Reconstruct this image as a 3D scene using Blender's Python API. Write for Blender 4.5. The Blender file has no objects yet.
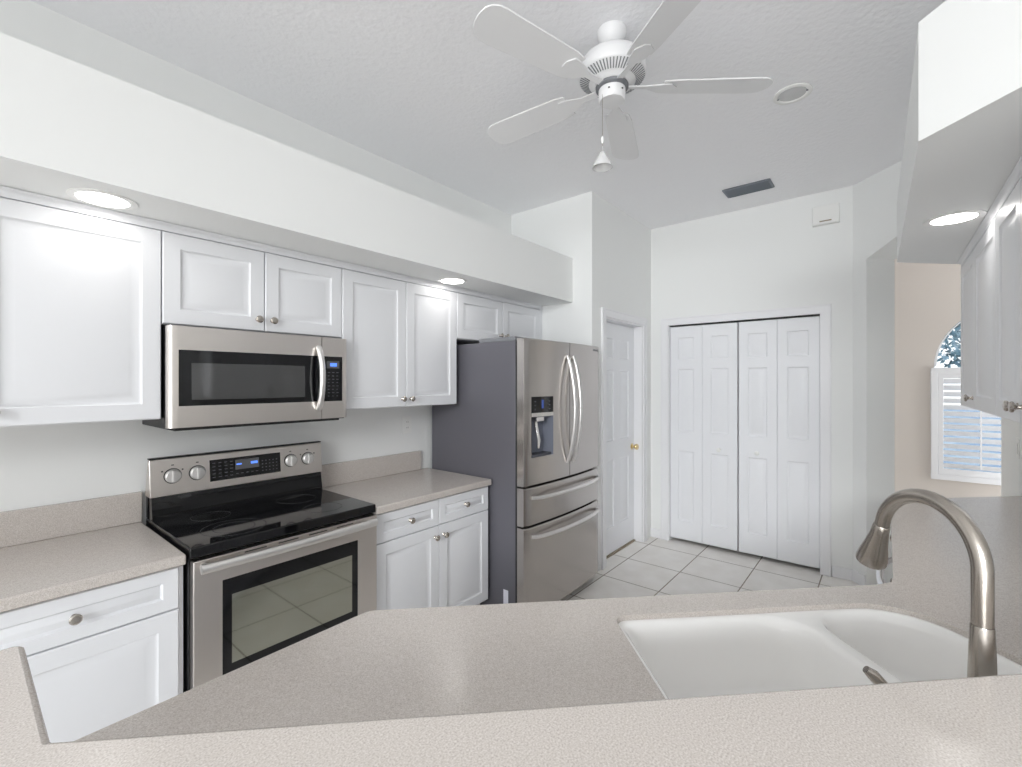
import bpy, bmesh, math, random
from mathutils import Vector, Matrix
random.seed(7)
S = bpy.context.scene
C = S.collection
R2 = math.sqrt(2)
H = 1.456                                   # eye height; heights below are mostly H + offset

# ------------------------------------------------------------------ camera
cam = bpy.data.cameras.new('camera'); co = bpy.data.objects.new('camera', cam); C.objects.link(co)
cam.sensor_width = 36.0; cam.lens = 36.0 * 457.5 / 1022.0
cam.shift_y = -1.3 / 1022.0
cam.clip_start = 0.02; cam.clip_end = 200
co.location = (0, 0, H); co.rotation_euler = (math.pi / 2, 0, math.atan2(.6334, .7738) - math.pi / 2)
S.camera = co
# ------------------------------------------------------------------ world / exposure
S.view_settings.view_transform = 'Standard'; S.view_settings.look = 'None'
S.view_settings.exposure = 0.08; S.view_settings.gamma = 1.0
S.view_settings.use_curve_mapping = False
W = bpy.data.worlds.new('world'); S.world = W; W.use_nodes = True
wn = W.node_tree; bg = wn.nodes['Background']
tc = wn.nodes.new('ShaderNodeTexCoord'); sep = wn.nodes.new('ShaderNodeSeparateXYZ')
rmp = wn.nodes.new('ShaderNodeValToRGB'); mr = wn.nodes.new('ShaderNodeMapRange')
wn.links.new(tc.outputs['Generated'], sep.inputs[0]); wn.links.new(sep.outputs['Z'], mr.inputs['Value'])
mr.inputs['From Min'].default_value = -1; mr.inputs['From Max'].default_value = 1
wn.links.new(mr.outputs[0], rmp.inputs[0]); wn.links.new(rmp.outputs[0], bg.inputs['Color'])
rmp.color_ramp.elements[0].position = 0.0; rmp.color_ramp.elements[0].color = (.96, .95, .93, 1)
rmp.color_ramp.elements[1].position = 1.0; rmp.color_ramp.elements[1].color = (.50, .58, .66, 1)
e = rmp.color_ramp.elements.new(.5); e.color = (.60, .62, .64, 1)
e = rmp.color_ramp.elements.new(.47); e.color = (.96, .96, .95, 1)
bg.inputs['Strength'].default_value = 2.2
al = bpy.data.lights.new('added_low_fill', 'AREA'); al.shape = 'RECTANGLE'; al.size = 3.2; al.size_y = 1.0; al.energy = 6; al.color = (.96, .985, 1); al.spread = math.radians(65)  # added unseen fill lamp, low behind the camera, lifts the kitchen ceiling
ao = bpy.data.objects.new('added_low_fill', al); C.objects.link(ao); ao.location = (-3.5, -1.6, .30)
ao.rotation_euler = (Vector((2.6, .95, 2.9)) - Vector((-3.5, -1.6, .30))).to_track_quat('-Z', 'Y').to_euler()
a2 = bpy.data.lights.new('added_high_fill', 'AREA'); a2.shape = 'RECTANGLE'; a2.size = 2.4; a2.size_y = .9; a2.energy = 33; a2.color = (.96, .985, 1); a2.spread = math.radians(60)  # added unseen fill lamp, high behind the camera, for floor and far end
o2 = bpy.data.objects.new('added_high_fill', a2); C.objects.link(o2); o2.location = (-4.0, -1.1, 2.55)
o2.rotation_euler = (Vector((3.3, .9, .2)) - Vector((-4.0, -1.1, 2.55))).to_track_quat('-Z', 'Y').to_euler()
a3 = bpy.data.lights.new('added_nook_fill', 'AREA'); a3.shape = 'RECTANGLE'; a3.size = 1.4; a3.size_y = 2.0; a3.energy = 20; a3.color = (.96, .985, 1); a3.spread = math.radians(140)  # added unseen fill lamp that brightens the beige nook wall
o3 = bpy.data.objects.new('added_nook_fill', a3); C.objects.link(o3); o3.location = (4.5, -3.5, 1.4)
o3.rotation_euler = (Vector((5.3, 0, 1.3)) - Vector((4.5, -3.5, 1.4))).to_track_quat('-Z', 'Y').to_euler()
S.cycles.max_bounces = 14; S.cycles.diffuse_bounces = 10; S.cycles.glossy_bounces = 5
S.cycles.use_denoising = True
S.cycles.sample_clamp_indirect = 6

# ------------------------------------------------------------------ materials
def srgb(r, g, b):
    f = lambda c: (c / 255 / 12.92) if c / 255 <= .04045 else ((c / 255 + .055) / 1.055) ** 2.4
    return (f(r), f(g), f(b), 1)
def mat(name, col, rough=.5, metal=0, spec=.5, **k):
    m = bpy.data.materials.new(name); m.use_nodes = True
    nt = m.node_tree; p = nt.nodes['Principled BSDF']
    p.inputs['Base Color'].default_value = col; p.inputs['Roughness'].default_value = rough
    p.inputs['Metallic'].default_value = metal; p.inputs['Specular IOR Level'].default_value = spec
    for a, v in k.items(): p.inputs[a.replace('_', ' ')].default_value = v
    return m
def noise_bump(m, scale, strength, dist=.002, detail=3, stretch=None):
    nt = m.node_tree; p = nt.nodes['Principled BSDF']
    t = nt.nodes.new('ShaderNodeTexCoord'); n = nt.nodes.new('ShaderNodeTexNoise'); b = nt.nodes.new('ShaderNodeBump')
    n.inputs['Scale'].default_value = scale; n.inputs['Detail'].default_value = detail
    src = t.outputs['Object']
    if stretch:
        mp = nt.nodes.new('ShaderNodeMapping'); mp.inputs['Scale'].default_value = stretch
        nt.links.new(src, mp.inputs[0]); src = mp.outputs[0]
    nt.links.new(src, n.inputs['Vector']); nt.links.new(n.outputs[0], b.inputs['Height'])
    b.inputs['Strength'].default_value = strength; b.inputs['Distance'].default_value = dist
    nt.links.new(b.outputs[0], p.inputs['Normal']); return m
def speckle(m, cols, scale, detail=2):
    nt = m.node_tree; p = nt.nodes['Principled BSDF']
    t = nt.nodes.new('ShaderNodeTexCoord'); n = nt.nodes.new('ShaderNodeTexNoise'); r = nt.nodes.new('ShaderNodeValToRGB')
    n.inputs['Scale'].default_value = scale; n.inputs['Detail'].default_value = detail
    nt.links.new(t.outputs['Object'], n.inputs['Vector']); nt.links.new(n.outputs[0], r.inputs[0])
    els = r.color_ramp.elements
    els[0].position, els[0].color = cols[0]; els[1].position, els[1].color = cols[-1]
    for ps, c in cols[1:-1]:
        q = els.new(ps); q.color = c
    nt.links.new(r.outputs[0], p.inputs['Base Color']); return m

M = {}
M['wall'] = noise_bump(mat('wall_paint', srgb(238, 239, 238), .75, spec=.3), 160, .12, .001)
M['ceiling'] = noise_bump(mat('ceiling_paint', srgb(246, 246, 248), .9, spec=.2), 38, .55, .006, 5)
M['beige'] = noise_bump(mat('beige_wall_paint', srgb(214, 206, 199), .8, spec=.3), 160, .12, .001)
M['trim'] = mat('trim_paint', srgb(238, 238, 240), .35)
M['door'] = mat('door_paint', srgb(236, 237, 240), .38)
M['cab'] = mat('cabinet_white', srgb(232, 233, 236), .3)
M['kick'] = mat('kick_white', srgb(215, 214, 212), .5)
M['counter'] = speckle(mat('counter_solid_surface', (.5, .5, .5, 1), .2),
                       [(.30, srgb(180, 172, 165)), (.44, srgb(198, 190, 183)), (.56, srgb(206, 199, 193)), (.72, srgb(219, 213, 208))], 420)
def steel(name, col, rough, stretch):
    m = mat(name, col, rough, 1.0)
    nt = m.node_tree; p = nt.nodes['Principled BSDF']
    t = nt.nodes.new('ShaderNodeTexCoord'); mp = nt.nodes.new('ShaderNodeMapping'); n = nt.nodes.new('ShaderNodeTexNoise')
    mr = nt.nodes.new('ShaderNodeMapRange'); b = nt.nodes.new('ShaderNodeBump')
    mp.inputs['Scale'].default_value = stretch; n.inputs['Scale'].default_value = 40; n.inputs['Detail'].default_value = 4
    nt.links.new(t.outputs['Object'], mp.inputs[0]); nt.links.new(mp.outputs[0], n.inputs['Vector'])
    nt.links.new(n.outputs[0], mr.inputs['Value']); mr.inputs['To Min'].default_value = rough - .06; mr.inputs['To Max'].default_value = rough + .07
    nt.links.new(mr.outputs[0], p.inputs['Roughness'])
    nt.links.new(n.outputs[0], b.inputs['Height']); b.inputs['Strength'].default_value = .04; b.inputs['Distance'].default_value = .001
    nt.links.new(b.outputs[0], p.inputs['Normal']); return m
M['steel'] = steel('brushed_stainless', srgb(222, 216, 211), .30, (1.0, 1.0, 30.0))
M['steel_v'] = steel('brushed_stainless_upright', srgb(190, 185, 181), .22, (1.0, 1.0, 24.0))
M['steel_light'] = mat('bright_steel', srgb(225, 222, 219), .25, 1.0)
M['handle'] = mat('handle_steel', srgb(232, 230, 228), .36, 1.0)
M['dial'] = mat('dial_silver', srgb(226, 224, 222), .38, .55)
M['nickel'] = mat('brushed_nickel', srgb(178, 171, 163), .27, 1.0)
M['chrome'] = mat('chrome', srgb(225, 225, 228), .08, 1.0)
M['brass'] = mat('brass', srgb(232, 212, 165), .25, 1.0)
M['knob_nickel'] = mat('satin_nickel', srgb(190, 183, 175), .22, 1.0)
M['blackglass'] = mat('black_glass', (.004, .004, .005, 1), .05, 0, .5)
M['black'] = mat('black_plastic', (.010, .010, .011, 1), .4)
M['graybody'] = noise_bump(mat('grey_fridge_side', srgb(104, 103, 110), .42, .25), 400, .15, .0005)
M['cavity'] = mat('dispenser_grey', srgb(120, 124, 136), .35)
M['cavity_dark'] = mat('dispenser_dark', srgb(70, 72, 78), .4)
M['porcelain'] = mat('white_porcelain', srgb(244, 243, 241), .12)
M['plastic'] = mat('white_plastic', srgb(240, 240, 238), .4)
M['fan'] = mat('fan_white', srgb(228, 228, 229), .35)
M['slot'] = mat('dark_slot', (.02, .02, .02, 1), .6)
M['slotgrey'] = mat('grey_slot', srgb(120, 122, 126), .6)
M['ventmetal'] = mat('vent_metal', srgb(120, 126, 134), .45, .3)
M['ovenglass'] = mat('oven_glass', srgb(168, 168, 156), .04, .8, .9)
M['mwglass'] = mat('microwave_glass', srgb(60, 60, 60), .05, 0, 1.0)
M['ring'] = mat('burner_ring', srgb(80, 80, 82), .25)
M['grey'] = mat('grey_print', srgb(104, 106, 112), .5)
M['darkprint'] = mat('dark_print', srgb(60, 58, 56), .5)
M['lcd'] = mat('grey_display', srgb(98, 98, 100), .25)
M['tan'] = mat('tan_slot', srgb(150, 138, 120), .6)
M['sticker'] = mat('white_sticker', srgb(225, 225, 235), .5)
def emit(name, col, s):
    m = mat(name, (0, 0, 0, 1), .5); p = m.node_tree.nodes['Principled BSDF']
    p.inputs['Emission Color'].default_value = col; p.inputs['Emission Strength'].default_value = s; return m
M['lamp'] = emit('lamp_lens', (1, .975, .94, 1), 12)
M['blue'] = emit('blue_digits', (.10, .25, 1, 1), 1.6)
M['bluedim'] = emit('blue_glow', (.05, .12, .5, 1), .5)
M['glass'] = mat('clear_glass', (1, 1, 1, 1), 0, 0, .5, Transmission_Weight=1.0)
M['frost'] = mat('frosted_glass', srgb(245, 245, 245), .25, 0, .5, Transmission_Weight=.35)
def pane_mat():
    m = bpy.data.materials.new('window_pane'); m.use_nodes = True; nt = m.node_tree; nt.nodes.clear()
    o = nt.nodes.new('ShaderNodeOutputMaterial'); mx = nt.nodes.new('ShaderNodeMixShader')
    t = nt.nodes.new('ShaderNodeBsdfTransparent'); g = nt.nodes.new('ShaderNodeBsdfGlossy'); g.inputs['Roughness'].default_value = .02
    mx.inputs[0].default_value = .06
    nt.links.new(t.outputs[0], mx.inputs[1]); nt.links.new(g.outputs[0], mx.inputs[2]); nt.links.new(mx.outputs[0], o.inputs[0]); return m
M['pane'] = pane_mat()
M['leaf'] = speckle(mat('leaf_green', (.1, .2, .1, 1), .5), [(.35, srgb(48, 84, 92)), (.5, srgb(104, 146, 160)), (.65, srgb(186, 212, 224))], 5)
M['bark'] = speckle(mat('bark', (.1, .1, .1, 1), .9), [(.3, srgb(70, 60, 50)), (.7, srgb(120, 108, 95))], 20)
M['lawn'] = speckle(mat('pool_deck', (.1, .2, .1, 1), .5), [(.4, srgb(96, 134, 170)), (.6, srgb(150, 172, 190))], 2)
def tile_mat():
    m = mat('floor_tile', srgb(214, 209, 201), .28); nt = m.node_tree; p = nt.nodes['Principled BSDF']
    t = nt.nodes.new('ShaderNodeTexCoord'); mp = nt.nodes.new('ShaderNodeMapping'); b = nt.nodes.new('ShaderNodeTexBrick')
    n = nt.nodes.new('ShaderNodeTexNoise'); r = nt.nodes.new('ShaderNodeValToRGB')
    T = .425
    mp.inputs['Scale'].default_value = (1 / T, 1 / T, 1)
    mp.inputs['Location'].default_value = (-(3.537 % T) / T, -(.37 % T) / T, 0)
    b.offset = 0; b.squash = 1
    b.inputs['Scale'].default_value = 1; b.inputs['Mortar Size'].default_value = .0095; b.inputs['Mortar Smooth'].default_value = .1
    b.inputs['Brick Width'].default_value = 1; b.inputs['Row Height'].default_value = 1; b.inputs['Bias'].default_value = 0
    n.inputs['Scale'].default_value = 6; n.inputs['Detail'].default_value = 5
    r.color_ramp.elements[0].color = srgb(232, 228, 222); r.color_ramp.elements[1].color = srgb(244, 241, 237)
    r.color_ramp.elements[0].position = .3; r.color_ramp.elements[1].position = .7
    nt.links.new(t.outputs['Object'], mp.inputs[0]); nt.links.new(mp.outputs[0], b.inputs['Vector'])
    nt.links.new(t.outputs['Object'], n.inputs['Vector']); nt.links.new(n.outputs[0], r.inputs[0])
    nt.links.new(r.outputs[0], b.inputs['Color1']); nt.links.new(r.outputs[0], b.inputs['Color2'])
    b.inputs['Mortar'].default_value = srgb(128, 114, 98)
    nt.links.new(b.outputs['Color'], p.inputs['Base Color'])
    bu = nt.nodes.new('ShaderNodeBump'); bu.invert = True; bu.inputs['Strength'].default_value = .5; bu.inputs['Distance'].default_value = .002
    nt.links.new(b.outputs['Fac'], bu.inputs['Height']); nt.links.new(bu.outputs[0], p.inputs['Normal'])
    return m
M['tile'] = tile_mat()

# ------------------------------------------------------------------ mesh helpers
class Frame:                                # local (a along width, n outward, z up) -> world
    def __init__(s, o, ex=(1, 0, 0), en=(0, -1, 0)):
        s.o = Vector(o); s.ex = Vector(ex).normalized(); s.en = Vector(en).normalized(); s.ez = Vector((0, 0, 1))
    def __call__(s, a, n, z): return s.o + s.ex * a + s.en * n + s.ez * z
WORLD = Frame((0, 0, 0), (1, 0, 0), (0, 1, 0))
FL = Frame((0, 0, 0), (1, 0, 0), (0, -1, 0))           # left run: a = X, n = -Y
FRT = Frame((0, 0, 0), (1, 0, 0), (0, 1, 0))           # right run faces +Y
FP = Frame((0, 0, 0), (0, 1, 0), (-1, 0, 0))           # pantry wall faces -X : a = Y, n = -X
UV = Frame((0, 0, 0), (1 / R2, -1 / R2, 0), (1 / R2, 1 / R2, 0))   # peninsula: a = u, n = v

class B:
    def __init__(s, fr=WORLD): s.bm = bmesh.new(); s.fr = fr
    def v(s, a, n, z): return s.bm.verts.new(s.fr(a, n, z))
    def face(s, vs):
        try: return s.bm.faces.new(vs)
        except ValueError: return None
    def box(s, a0, a1, n0, n1, z0, z1):
        c = [s.v(a, n, z) for z in (z0, z1) for n in (n0, n1) for a in (a0, a1)]
        for f in ((0, 1, 3, 2), (4, 6, 7, 5), (0, 4, 5, 1), (2, 3, 7, 6), (0, 2, 6, 4), (1, 5, 7, 3)): s.face([c[i] for i in f])
        return s
    def loft(s, loops, cap0=True, cap1=True, closed=True):
        vl = [[s.v(*p) for p in L] for L in loops]; n = len(vl[0])
        for A, Bq in zip(vl, vl[1:]):
            for i in range(n if closed else n - 1): s.face([A[i], A[(i + 1) % n], Bq[(i + 1) % n], Bq[i]])
        if cap0: s.face(vl[0][::-1])
        if cap1: s.face(vl[-1])
        return vl
    def prism(s, pts, z0, z1, holes=()):    # pts in (a, n)
        bm = s.bm; edges = []; rings = []
        for L in (pts, *holes):
            vs = [s.v(a, n, z1) for a, n in L]; rings.append(vs)
            edges += [bm.edges.new((vs[i], vs[(i + 1) % len(vs)])) for i in range(len(vs))]
        if holes:
            r = bmesh.ops.triangle_fill(bm, edges=edges, use_beauty=True, use_dissolve=False)
            tops = [g for g in r['geom'] if isinstance(g, bmesh.types.BMFace)]
        else: tops = [s.face(rings[0])]
        low = {}
        for vs in rings:
            for w in vs:
                q = bm.verts.new(w.co - Vector((0, 0, z1 - z0))); low[w] = q
        for f in tops: s.face([low[w] for w in reversed(f.verts)])
        for vs in rings:
            for i in range(len(vs)):
                p, q = vs[i], vs[(i + 1) % len(vs)]; s.face([p, low[p], low[q], q])
        return s
    def lathe(s, prof, c, axis='z', seg=28):  # prof: (r, h) ; axis z / a / n
        loops = []
        for r, h in prof:
            L = []
            for k in range(seg):
                t = 2 * math.pi * k / seg; x, y = r * math.cos(t), r * math.sin(t)
                if axis == 'z': L.append((c[0] + x, c[1] + y, c[2] + h))
                elif axis == 'n': L.append((c[0] + x, c[1] + h, c[2] + y))
                else: L.append((c[0] + h, c[1] + x, c[2] + y))
            loops.append(L)
        s.loft(loops); return s
    def tube(s, pts, rad, seg=14, flat=1.0):   # pts in local coords; rad scalar or list
        P = [s.fr(*p) for p in pts]; n = len(P)
        rad = rad if hasattr(rad, '__len__') else [rad] * n
        up = None; prev = None
        for i, p in enumerate(P):
            t = (P[min(i + 1, n - 1)] - P[max(i - 1, 0)]).normalized()
            if up is None:
                up = Vector((0, 0, 1)) if abs(t.z) < .9 else Vector((1, 0, 0))
            side = t.cross(up).normalized(); up = side.cross(t).normalized()
            ring = [s.bm.verts.new(p + side * (rad[i] * math.cos(2 * math.pi * k / seg)) + up * (rad[i] * flat * math.sin(2 * math.pi * k / seg))) for k in range(seg)]
            if prev:
                for k in range(seg): s.face([prev[k], prev[(k + 1) % seg], ring[(k + 1) % seg], ring[k]])
            else: s.face(ring[::-1])
            prev = ring
        s.face(prev); return s

def tag(o, label=None, cat=None, group=None, kind=None):
    if label: o['label'] = label
    if cat: o['category'] = cat
    if group: o['group'] = group
    if kind: o['kind'] = kind
    return o
def thing(name, label, cat, loc, group=None):
    o = bpy.data.objects.new(name, None); o.empty_display_size = .05; C.objects.link(o); o.location = loc
    return tag(o, label, cat, group)
def wloc(o):
    p = Vector(o.location)
    while o.parent: o = o.parent; p += Vector(o.location)
    return p
def obj(name, b, m, parent=None, bevel=0, seg=2, origin=None, label=None, smooth=35, material2=None):
    bm = b.bm
    bmesh.ops.remove_doubles(bm, verts=bm.verts, dist=1e-6)
    bmesh.ops.recalc_face_normals(bm, faces=bm.faces)
    base = wloc(parent) if parent else Vector((0, 0, 0))
    if origin is None:
        if parent: org = base
        else:
            xs = [v.co for v in bm.verts]
            org = Vector(((min(c.x for c in xs) + max(c.x for c in xs)) / 2, (min(c.y for c in xs) + max(c.y for c in xs)) / 2, min(c.z for c in xs)))
    else: org = Vector(origin)
    for v in bm.verts: v.co -= org
    bm.normal_update()
    for f in bm.faces: f.smooth = True
    for ed in bm.edges:
        if len(ed.link_faces) != 2 or ed.calc_face_angle(0) > math.radians(smooth): ed.smooth = False
    me = bpy.data.meshes.new(name); bm.to_mesh(me); bm.free()
    o = bpy.data.objects.new(name, me); C.objects.link(o)
    me.materials.append(M[m] if isinstance(m, str) else m)
    if parent: o.parent = parent; o.location = org - base
    else: o.location = org
    if bevel:
        md = o.modifiers.new('bevel', 'BEVEL'); md.width = bevel; md.segments = seg; md.limit_method = 'ANGLE'; md.angle_limit = math.radians(40)
    if label: o['label'] = label
    return o
def struct(name, b, m, parent=None, bevel=0):
    o = obj(name, b, m, parent, bevel, origin=(0, 0, 0) if not parent else None)
    o['kind'] = 'structure'; return o
def rrect(a0, a1, n0, n1, r, k=6, radii=None):
    rs = radii or [r] * 4; out = []
    for (cx, cy, t0), q in zip(((a1, n1, 0), (a0, n1, 90), (a0, n0, 180), (a1, n0, 270)), rs):
        sx = -1 if t0 in (0, 270) else 1; sy = -1 if t0 in (0, 90) else 1
        ox, oy = cx + sx * q, cy + sy * q
        for i in range(k + 1):
            t = math.radians(t0 + 90 * i / k); out.append((ox + q * math.cos(t), oy + q * math.sin(t)))
    return out

def panel_board(b, a0, a1, z0, z1, n, t, panels, prof=((0, 0), (.007, -.0055), (.013, -.0055), (.036, -.0005)), arris=.003):
    """a slab front (at outward distance n, thickness t) with raised panels [(a0,a1,z0,z1)]"""
    bm = b.bm; edges = []
    rect = lambda x0, x1, y0, y1, nn: [b.v(x0, nn, y0), b.v(x1, nn, y0), b.v(x1, nn, y1), b.v(x0, nn, y1)]
    outer = rect(a0 + arris, a1 - arris, z0 + arris, z1 - arris, n); rings = [outer]
    for p in panels: rings.append(rect(p[0], p[1], p[2], p[3], n))
    for L in rings: edges += [bm.edges.new((L[i], L[(i + 1) % 4])) for i in range(4)]
    bmesh.ops.triangle_fill(bm, edges=edges, use_beauty=True, use_dissolve=False)
    def skirt(A, Bq):
        for i in range(4): b.face([A[i], A[(i + 1) % 4], Bq[(i + 1) % 4], Bq[i]])
    r1 = rect(a0, a1, z0, z1, n - arris); r2 = rect(a0, a1, z0, z1, n - t)
    skirt(outer, r1); skirt(r1, r2); b.face(r2[::-1])
    for L, p in zip(rings[1:], panels):
        prev = L
        for ins, dn in prof[1:]:
            cur = rect(p[0] + ins, p[1] - ins, p[2] + ins, p[3] - ins, n + dn); skirt(prev, cur); prev = cur
        b.face(prev)
    return b
def knob(parent, fr, a, n, z, m='knob_nickel', s=1.0):
    b = B(fr); b.lathe([(.010 * s, 0), (.0085 * s, .003 * s), (.006 * s, .006 * s), (.0055 * s, .013 * s), (.011 * s, .018 * s), (.0155 * s, .021 * s), (.016 * s, .025 * s), (.0125 * s, .029 * s), (.006 * s, .0305 * s)], (a, n, z), 'n', 20)
    return obj('knob', b, m, parent)
def cab_door(root, fr, a0, a1, z0, z1, n, name='door', kn=None, fr_w=.058, t=.019):
    b = B(fr); w = min(fr_w, (z1 - z0) * .3)
    q = min(1, (z1 - z0 - 2 * w) / 2 / .042)
    panel_board(b, a0, a1, z0, z1, n, t, [(a0 + fr_w, a1 - fr_w, z0 + w, z1 - w)], [(i * q, d) for i, d in ((0, 0), (.005, -.006), (.011, -.008), (.038, -.0015), (.041, -.001))])
    d = obj(name, b, 'cab', root)
    if kn: knob(d, fr, kn[0], n, kn[1])
    return d

# ------------------------------------------------------------------ room shell
ZC = H + 1.442
YW, YU, YC = 2.50, 2.17, 1.89               # wall, upper door face, counter edge (left run)
XB, YB, XP = 3.06, 1.714, 4.18              # fridge niche wall, hall wall, pantry wall
C1 = (4.18, .184)
struct('floor', B().prism([(-3.6, -4.6), (6.2, -4.6), (6.2, 3.2), (-3.6, 3.2)], -.06, 0), 'tile')
struct('ceiling', B().box(-4.2, 6.2, -5.2, 3.2, ZC, ZC + .08), 'ceiling')
struct('wall_left', B().box(-4.2, XB, YW, YW + .12, 0, ZC), 'wall')
# block between fridge niche and hall door
b = B(); b.box(XB, XB + .12, YB + .12, YW + .12, 0, ZC)
struct('wall_fridge_side', b, 'wall')
DX0, DX1, DZ = 3.262, 3.985, H + .516
b = B(); b.box(XB, DX0, YB, YB + .12, 0, ZC); b.box(DX1, XP + .0, YB, YB + .12, 0, ZC); b.box(DX0, DX1, YB, YB + .12, DZ, ZC)
struct('wall_hall', b, 'wall')
BY0, BY1, BZ = .380, 1.546, H + .520
b = B(); b.box(XP, XP + .10, BY1, YB + .12, 0, ZC); b.box(XP, XP + .10, C1[1], BY0, 0, ZC); b.box(XP, XP + .10, BY0, BY1, BZ, ZC)
struct('wall_pantry', b, 'wall')
b = B(); b.box(XP + .62, XP + .67, .20, YB + .12, 0, ZC); b.box(XP + .10, XP + .62, .20, .25, 0, ZC); b.box(XP + .10, XP + .62, YB + .07, YB + .12, 0, ZC)
struct('wall_pantry_back', b, 'wall')
# diagonal wall with clipped opening; local a = along -(1,1), n outward (1,-1) is away from the kitchen
FD = Frame((C1[0], C1[1], 0), (-1, -1, 0), (-1, 1, 0))
b = B(FD)
prof = [(0, 0), (.113, 0), (.113, H + .872), (.322, H + .953), (.46, H + 1.005), (1.12, H + 1.005), (1.12, ZC), (0, ZC)]
b.loft([[(a, 0, z) for a, z in prof], [(a, -.218, z) for a, z in prof]])
struct('wall_diagonal', b, 'wall')
struct('wall_right', B().box(.9, 4.6, -.74, -.62, 0, ZC), 'wall')
struct('wall_light_block', B().box(-4.2, 3.6, -4.75, -4.62, 0, ZC), 'wall')  # unseen wall, added to block side sky light from the left run
# nook
NX = 5.70; WY0, WY1 = -1.486, -.342; WC = (WY0 + WY1) / 2; WR = (WY1 - WY0) / 2
WZ0, WZ1 = H - .846, H + .135
b = B(FP); N = 24
outer = [(2.2, 0), (-3.2, 0), (-3.2, ZC), (2.2, ZC)]
hole = [(WY0, WZ0), (WY1, WZ0)] + [(WC + WR * math.cos(math.pi * k / N), WZ1 + WR * math.sin(math.pi * k / N)) for k in range(N + 1)]
bm = b.bm; rings = []; edges = []
for L in (outer, hole):
    vs = [b.v(a, -NX, z) for a, z in L]; rings.append(vs); edges += [bm.edges.new((vs[i], vs[(i + 1) % len(vs)])) for i in range(len(vs))]
rr = bmesh.ops.triangle_fill(bm, edges=edges, use_beauty=True); fs = [g for g in rr['geom'] if isinstance(g, bmesh.types.BMFace)]
low = {w: bm.verts.new(w.co + Vector((.14, 0, 0))) for L in rings for w in L}
for f in fs: b.face([low[w] for w in reversed(f.verts)])
for L in rings:
    for i in range(len(L)): b.face([L[i], low[L[i]], low[L[(i + 1) % len(L)]], L[(i + 1) % len(L)]])
struct('wall_nook', b, 'beige')
# soffits
b = B(); b.prism([(-4.2, 1.884), (XB, 1.884), (XB, YW), (-4.2, YW)], H + .622, H + .963)
struct('wall_left_soffit', b, 'wall')
b = B(); b.prism([(1.582, -.066), (3.11, -.046), (3.684, -.62), (1.028, -.62)], H + .622, H + .93)
struct('wall_right_soffit', b, 'wall')
# baseboards
def bb(name, fr, a0, a1, n): struct(name, B(fr).box(a0, a1, n, n + .012, 0, .085), 'trim', None, .004)
bb('baseboard_pantry', FP, BY1 + .068, YB, -XP); bb('baseboard_pantry_right', FP, C1[1], BY0 - .068, -XP)
bb('baseboard_diagonal', FD, 0, .113, 0)
bb('baseboard_nook', FP, -3.2, 2.2, -NX)
# casings
def casing(name, fr, a0, a1, zt, n, w=.065, t=.016):
    b = B(fr); b.box(a0 - w, a0, n, n + t, 0, zt + w); b.box(a1, a1 + w, n, n + t, 0, zt + w); b.box(a0, a1, n, n + t, zt, zt + w)
    b.box(a0 - w, a0 - w + .012, n + t, n + t + .005, 0, zt + w); b.box(a1 + w - .012, a1 + w, n + t, n + t + .005, 0, zt + w); b.box(a0 - w + .012, a1 + w - .012, n + t, n + t + .005, zt + w - .012, zt + w)
    return struct(name, b, 'trim', None, .003)
casing('trim_1', FP, BY0, BY1, BZ, -XP)
casing('trim_2', FL, DX0, DX1, DZ, -YB)
b = B(FL)
for a0, a1, z0, z1 in ((DX0, DX0 + .012, 0, DZ), (DX1 - .012, DX1, 0, DZ), (DX0 + .012, DX1 - .012, DZ - .012, DZ)): b.box(a0, a1, -YB - .12, -YB, z0, z1)
struct('trim_3', b, 'trim')
b = B(FP)
for a0, a1, z0, z1 in ((BY0 - .0, BY0 + .006, 0, BZ), (BY1 - .006, BY1, 0, BZ)): b.box(a0, a1, -XP - .10, -XP, z0, z1)
struct('trim_4', b, 'trim')

# ------------------------------------------------------------------ hall door (door_2) and bifold (door_1)
def root_struct(name, loc):
    o = thing(name, None, None, loc); o['kind'] = 'structure'; return o
DP = ((0, 0), (.008, -.009), (.018, -.010), (.038, -.002))
d2 = root_struct('door_2', ((DX0 + DX1) / 2, YB + .1, 0))
a0, a1, z1 = DX0 + .015, DX1 - .015, DZ - .015; w = a1 - a0
cols = [(a0 + .11, a0 + w / 2 - .05), (a0 + w / 2 + .05, a1 - .11)]; pan = []
for x0, x1 in cols:
    for p0, p1 in ((z1 - .30, z1 - .13), (z1 - 1.0, z1 - .40), (.23, z1 - 1.16)): pan.append((x0, x1, p0, p1))
b = B(FL); panel_board(b, a0, a1, .014, z1, -YB - .075, .035, pan, DP)
obj('door_panel', b, 'door', d2)
kb = B(FL); kb.lathe([(.028, 0), (.028, .004), (.012, .010), (.010, .022), (.022, .032), (.0275, .044), (.024, .056), (.010, .062)], (3.925, -YB - .075, H - .585), 'n', 24)
obj('door_knob', kb, 'brass', d2, label='polished brass door knob')
th = B(FL); th.box(DX0 + .013, DX1 - .013, -YB - .105, -YB - .062, .0, .012); obj('threshold', th, 'tan', d2)
d1 = root_struct('door_1', (XP, (BY0 + BY1) / 2, 0))
lw = (BY1 - BY0 - .016 - .008) / 4
xs = [BY1 - .008, BY1 - .008 - lw, BY1 - .008 - 2 * lw - .008, BY1 - .008 - 3 * lw - .008]
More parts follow.
